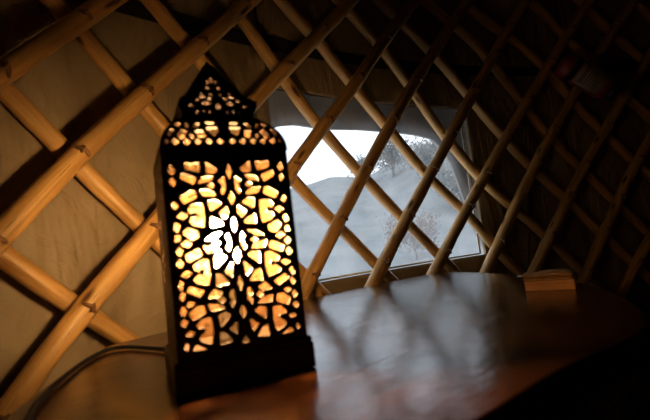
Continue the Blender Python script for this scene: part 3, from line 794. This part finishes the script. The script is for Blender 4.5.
# ---------------------------------------------------------------- outside
RID = [(-90, .12), (-10, .13), (-4, .135), (1, .150), (6.5, .143), (9, .162), (11, .178), (14.4, .192), (17, .17), (25, .15), (90, .13)]
def ground_h(x, y):
    d = math.hypot(x, y); b = math.degrees(math.atan2(x, y))
    ridge = .13
    for (ba, ra), (bb, rb) in zip(RID, RID[1:]):
        if ba <= b <= bb: ridge = ra + (rb-ra)*(b-ba)/(bb-ba)
    rise = max(0, min(1, (d-7)/55.)); s = rise*rise*(3-2*rise)
    return -.25 + (ridge*62+.9)*s + .25*noise.noise(Vector((x*.25, y*.25, 0)))*min(1, d/12) + .3*noise.noise(Vector((x*.12, y*.12, 4)))*s
V = []; F = []; nx = 130
ds = [3.6 + 150*(j/80)**1.8 for j in range(81)]
for d in ds:
    for i in range(nx+1):
        b_ = math.radians(-75 + 150*i/nx)
        x, y = d*math.sin(b_), d*math.cos(b_) ; V.append((x, y, ground_h(x, y)))
for j in range(80):
    for i in range(nx): k = j*(nx+1)+i; F.append((k, k+1, k+nx+2, k+nx+1))
hl = mesh_obj('hillside', V, F, M['hill'], None, True); struct(hl)

def tree(x, y, h, w, seed, label, mat='leaf'):
    g = ground_h(x, y)
    rnd = random.Random(seed)
    kd = 'bush' if mat == 'rustleaf' else 'tree'
    t = empty(kd, (x, y, g-.1)); tag(t, label, kd, None if kd == 'bush' else 'trees on the hillside beyond the window')
    tr_pts = catmull([(0, 0, 0), (.02*h, 0, .2*h), (-.01*h, .01*h, .45*h), (0, 0, .8*h)], 6)
    V, F, UV = tube_data(tr_pts, lambda i, n: .035*h*(1-.8*i/n), 8)
    tips = []
    for k in range(14):
        z = h*rnd.uniform(.25, .75); a = rnd.uniform(0, 2*PI); l = w*rnd.uniform(.5, 1)
        e = Vector((math.cos(a)*l, math.sin(a)*l, z+l*.7)); s = Vector((0, 0, z))
        v2, f2, _ = tube_data([s, s.lerp(e, .5)+Vector((0, 0, .05*h)), e], lambda i, n: (.014*h, .009*h, .003*h)[i], 5)
        m = len(V); V += v2; F += [tuple(q+m for q in f) for f in f2]; tips += [e, s.lerp(e, .6)]
    mesh_obj('trunk', V, F, M['bark'], t, True)
    V = []; F = []
    for c in tips + [Vector((0, 0, h*.85))]*3:
        for _ in range(70):
            p = c + Vector((rnd.gauss(0, 1), rnd.gauss(0, 1), rnd.gauss(0, .8)))*w*.28
            s = .05*h*rnd.uniform(.5, 1.2)
            u = Vector((rnd.gauss(0, 1), rnd.gauss(0, 1), rnd.gauss(0, 1))).normalized(); v = u.orthogonal().normalized()
            m = len(V); V += [p-u*s, p+v*s*.5, p+u*s, p-v*s*.5]; F.append((m, m+1, m+2, m+3))
    mesh_obj('foliage', V, F, M[mat], t)
for (b_, d, h, w, s, lb_, mt_) in ((13.8, 30, 2.6, 1.5, 1, 'bushy grey tree on the skyline in the upper right corner of the window', 'leaf'),
                        (9.5, 36, 2.8, 1.5, 2, 'round grey tree on the skyline, next left of the bushy corner tree in the window', 'leaf'),
                        (17.5, 22, 2.2, 1.2, 3, 'low grey tree outside at the right edge of the window', 'leaf'),
                        (11.0, 13, 1.1, .7, 4, 'pale rust brown bush low on the slope below the skyline trees', 'rustleaf'),
                        (5.5, 40, 2.2, 1.2, 5, 'smallest grey tree on the skyline near the middle of the window', 'leaf')):
    tree(d*math.sin(math.radians(b_)), d*math.cos(math.radians(b_)), h, w, s, lb_, mt_)

# ---------------------------------------------------------------- sky, camera
w = bpy.data.worlds.new('overcast_sky'); SC.world = w; w.use_nodes = True
nt = w.node_tree; nt.nodes.clear(); out = nt.nodes.new('ShaderNodeOutputWorld')
bg = nt.nodes.new('ShaderNodeBackground'); tc = nt.nodes.new('ShaderNodeTexCoord')
nz = N(nt, 'ShaderNodeTexNoise', Scale=3, Detail=5); nt.links.new(tc.outputs['Generated'], nz.inputs['Vector'])
rp = ramp(nt, [(.3, (.72, .80, .92)), (.7, (.95, .97, 1.0))]); nt.links.new(nz.outputs[0], rp.inputs[0])
nt.links.new(rp.outputs[0], bg.inputs[0]); bg.inputs[1].default_value = SKY = 2.3
nt.links.new(bg.outputs[0], out.inputs[0])

cam = bpy.data.cameras.new('camera'); co = bpy.data.objects.new('camera', cam); COL.objects.link(co)
cam.sensor_width = 36; cam.lens = 433.3/650*36; cam.clip_start = .01
pi_, ro = .0832, .119
fwd = Vector((0, math.cos(pi_), math.sin(pi_))); R0 = Vector((1, 0, 0)); U0 = R0.cross(fwd)
cr, sr = math.cos(ro), math.sin(ro)
right = cr*R0 - sr*U0; up = sr*R0 + cr*U0
mw = Matrix((( right.x, up.x, -fwd.x, 0), (right.y, up.y, -fwd.y, 0), (right.z, up.z, -fwd.z, EYE), (0, 0, 0, 1)))
co.matrix_world = mw
cam.dof.use_dof = True; cam.dof.focus_distance = 1.35; cam.dof.aperture_fstop = 5.2
SC.camera = co
vs_ = SC.view_settings
vs_.view_transform = 'Standard'; vs_.look = 'None'; vs_.gamma = 1; vs_.use_curve_mapping = False; vs_.exposure = 0.0
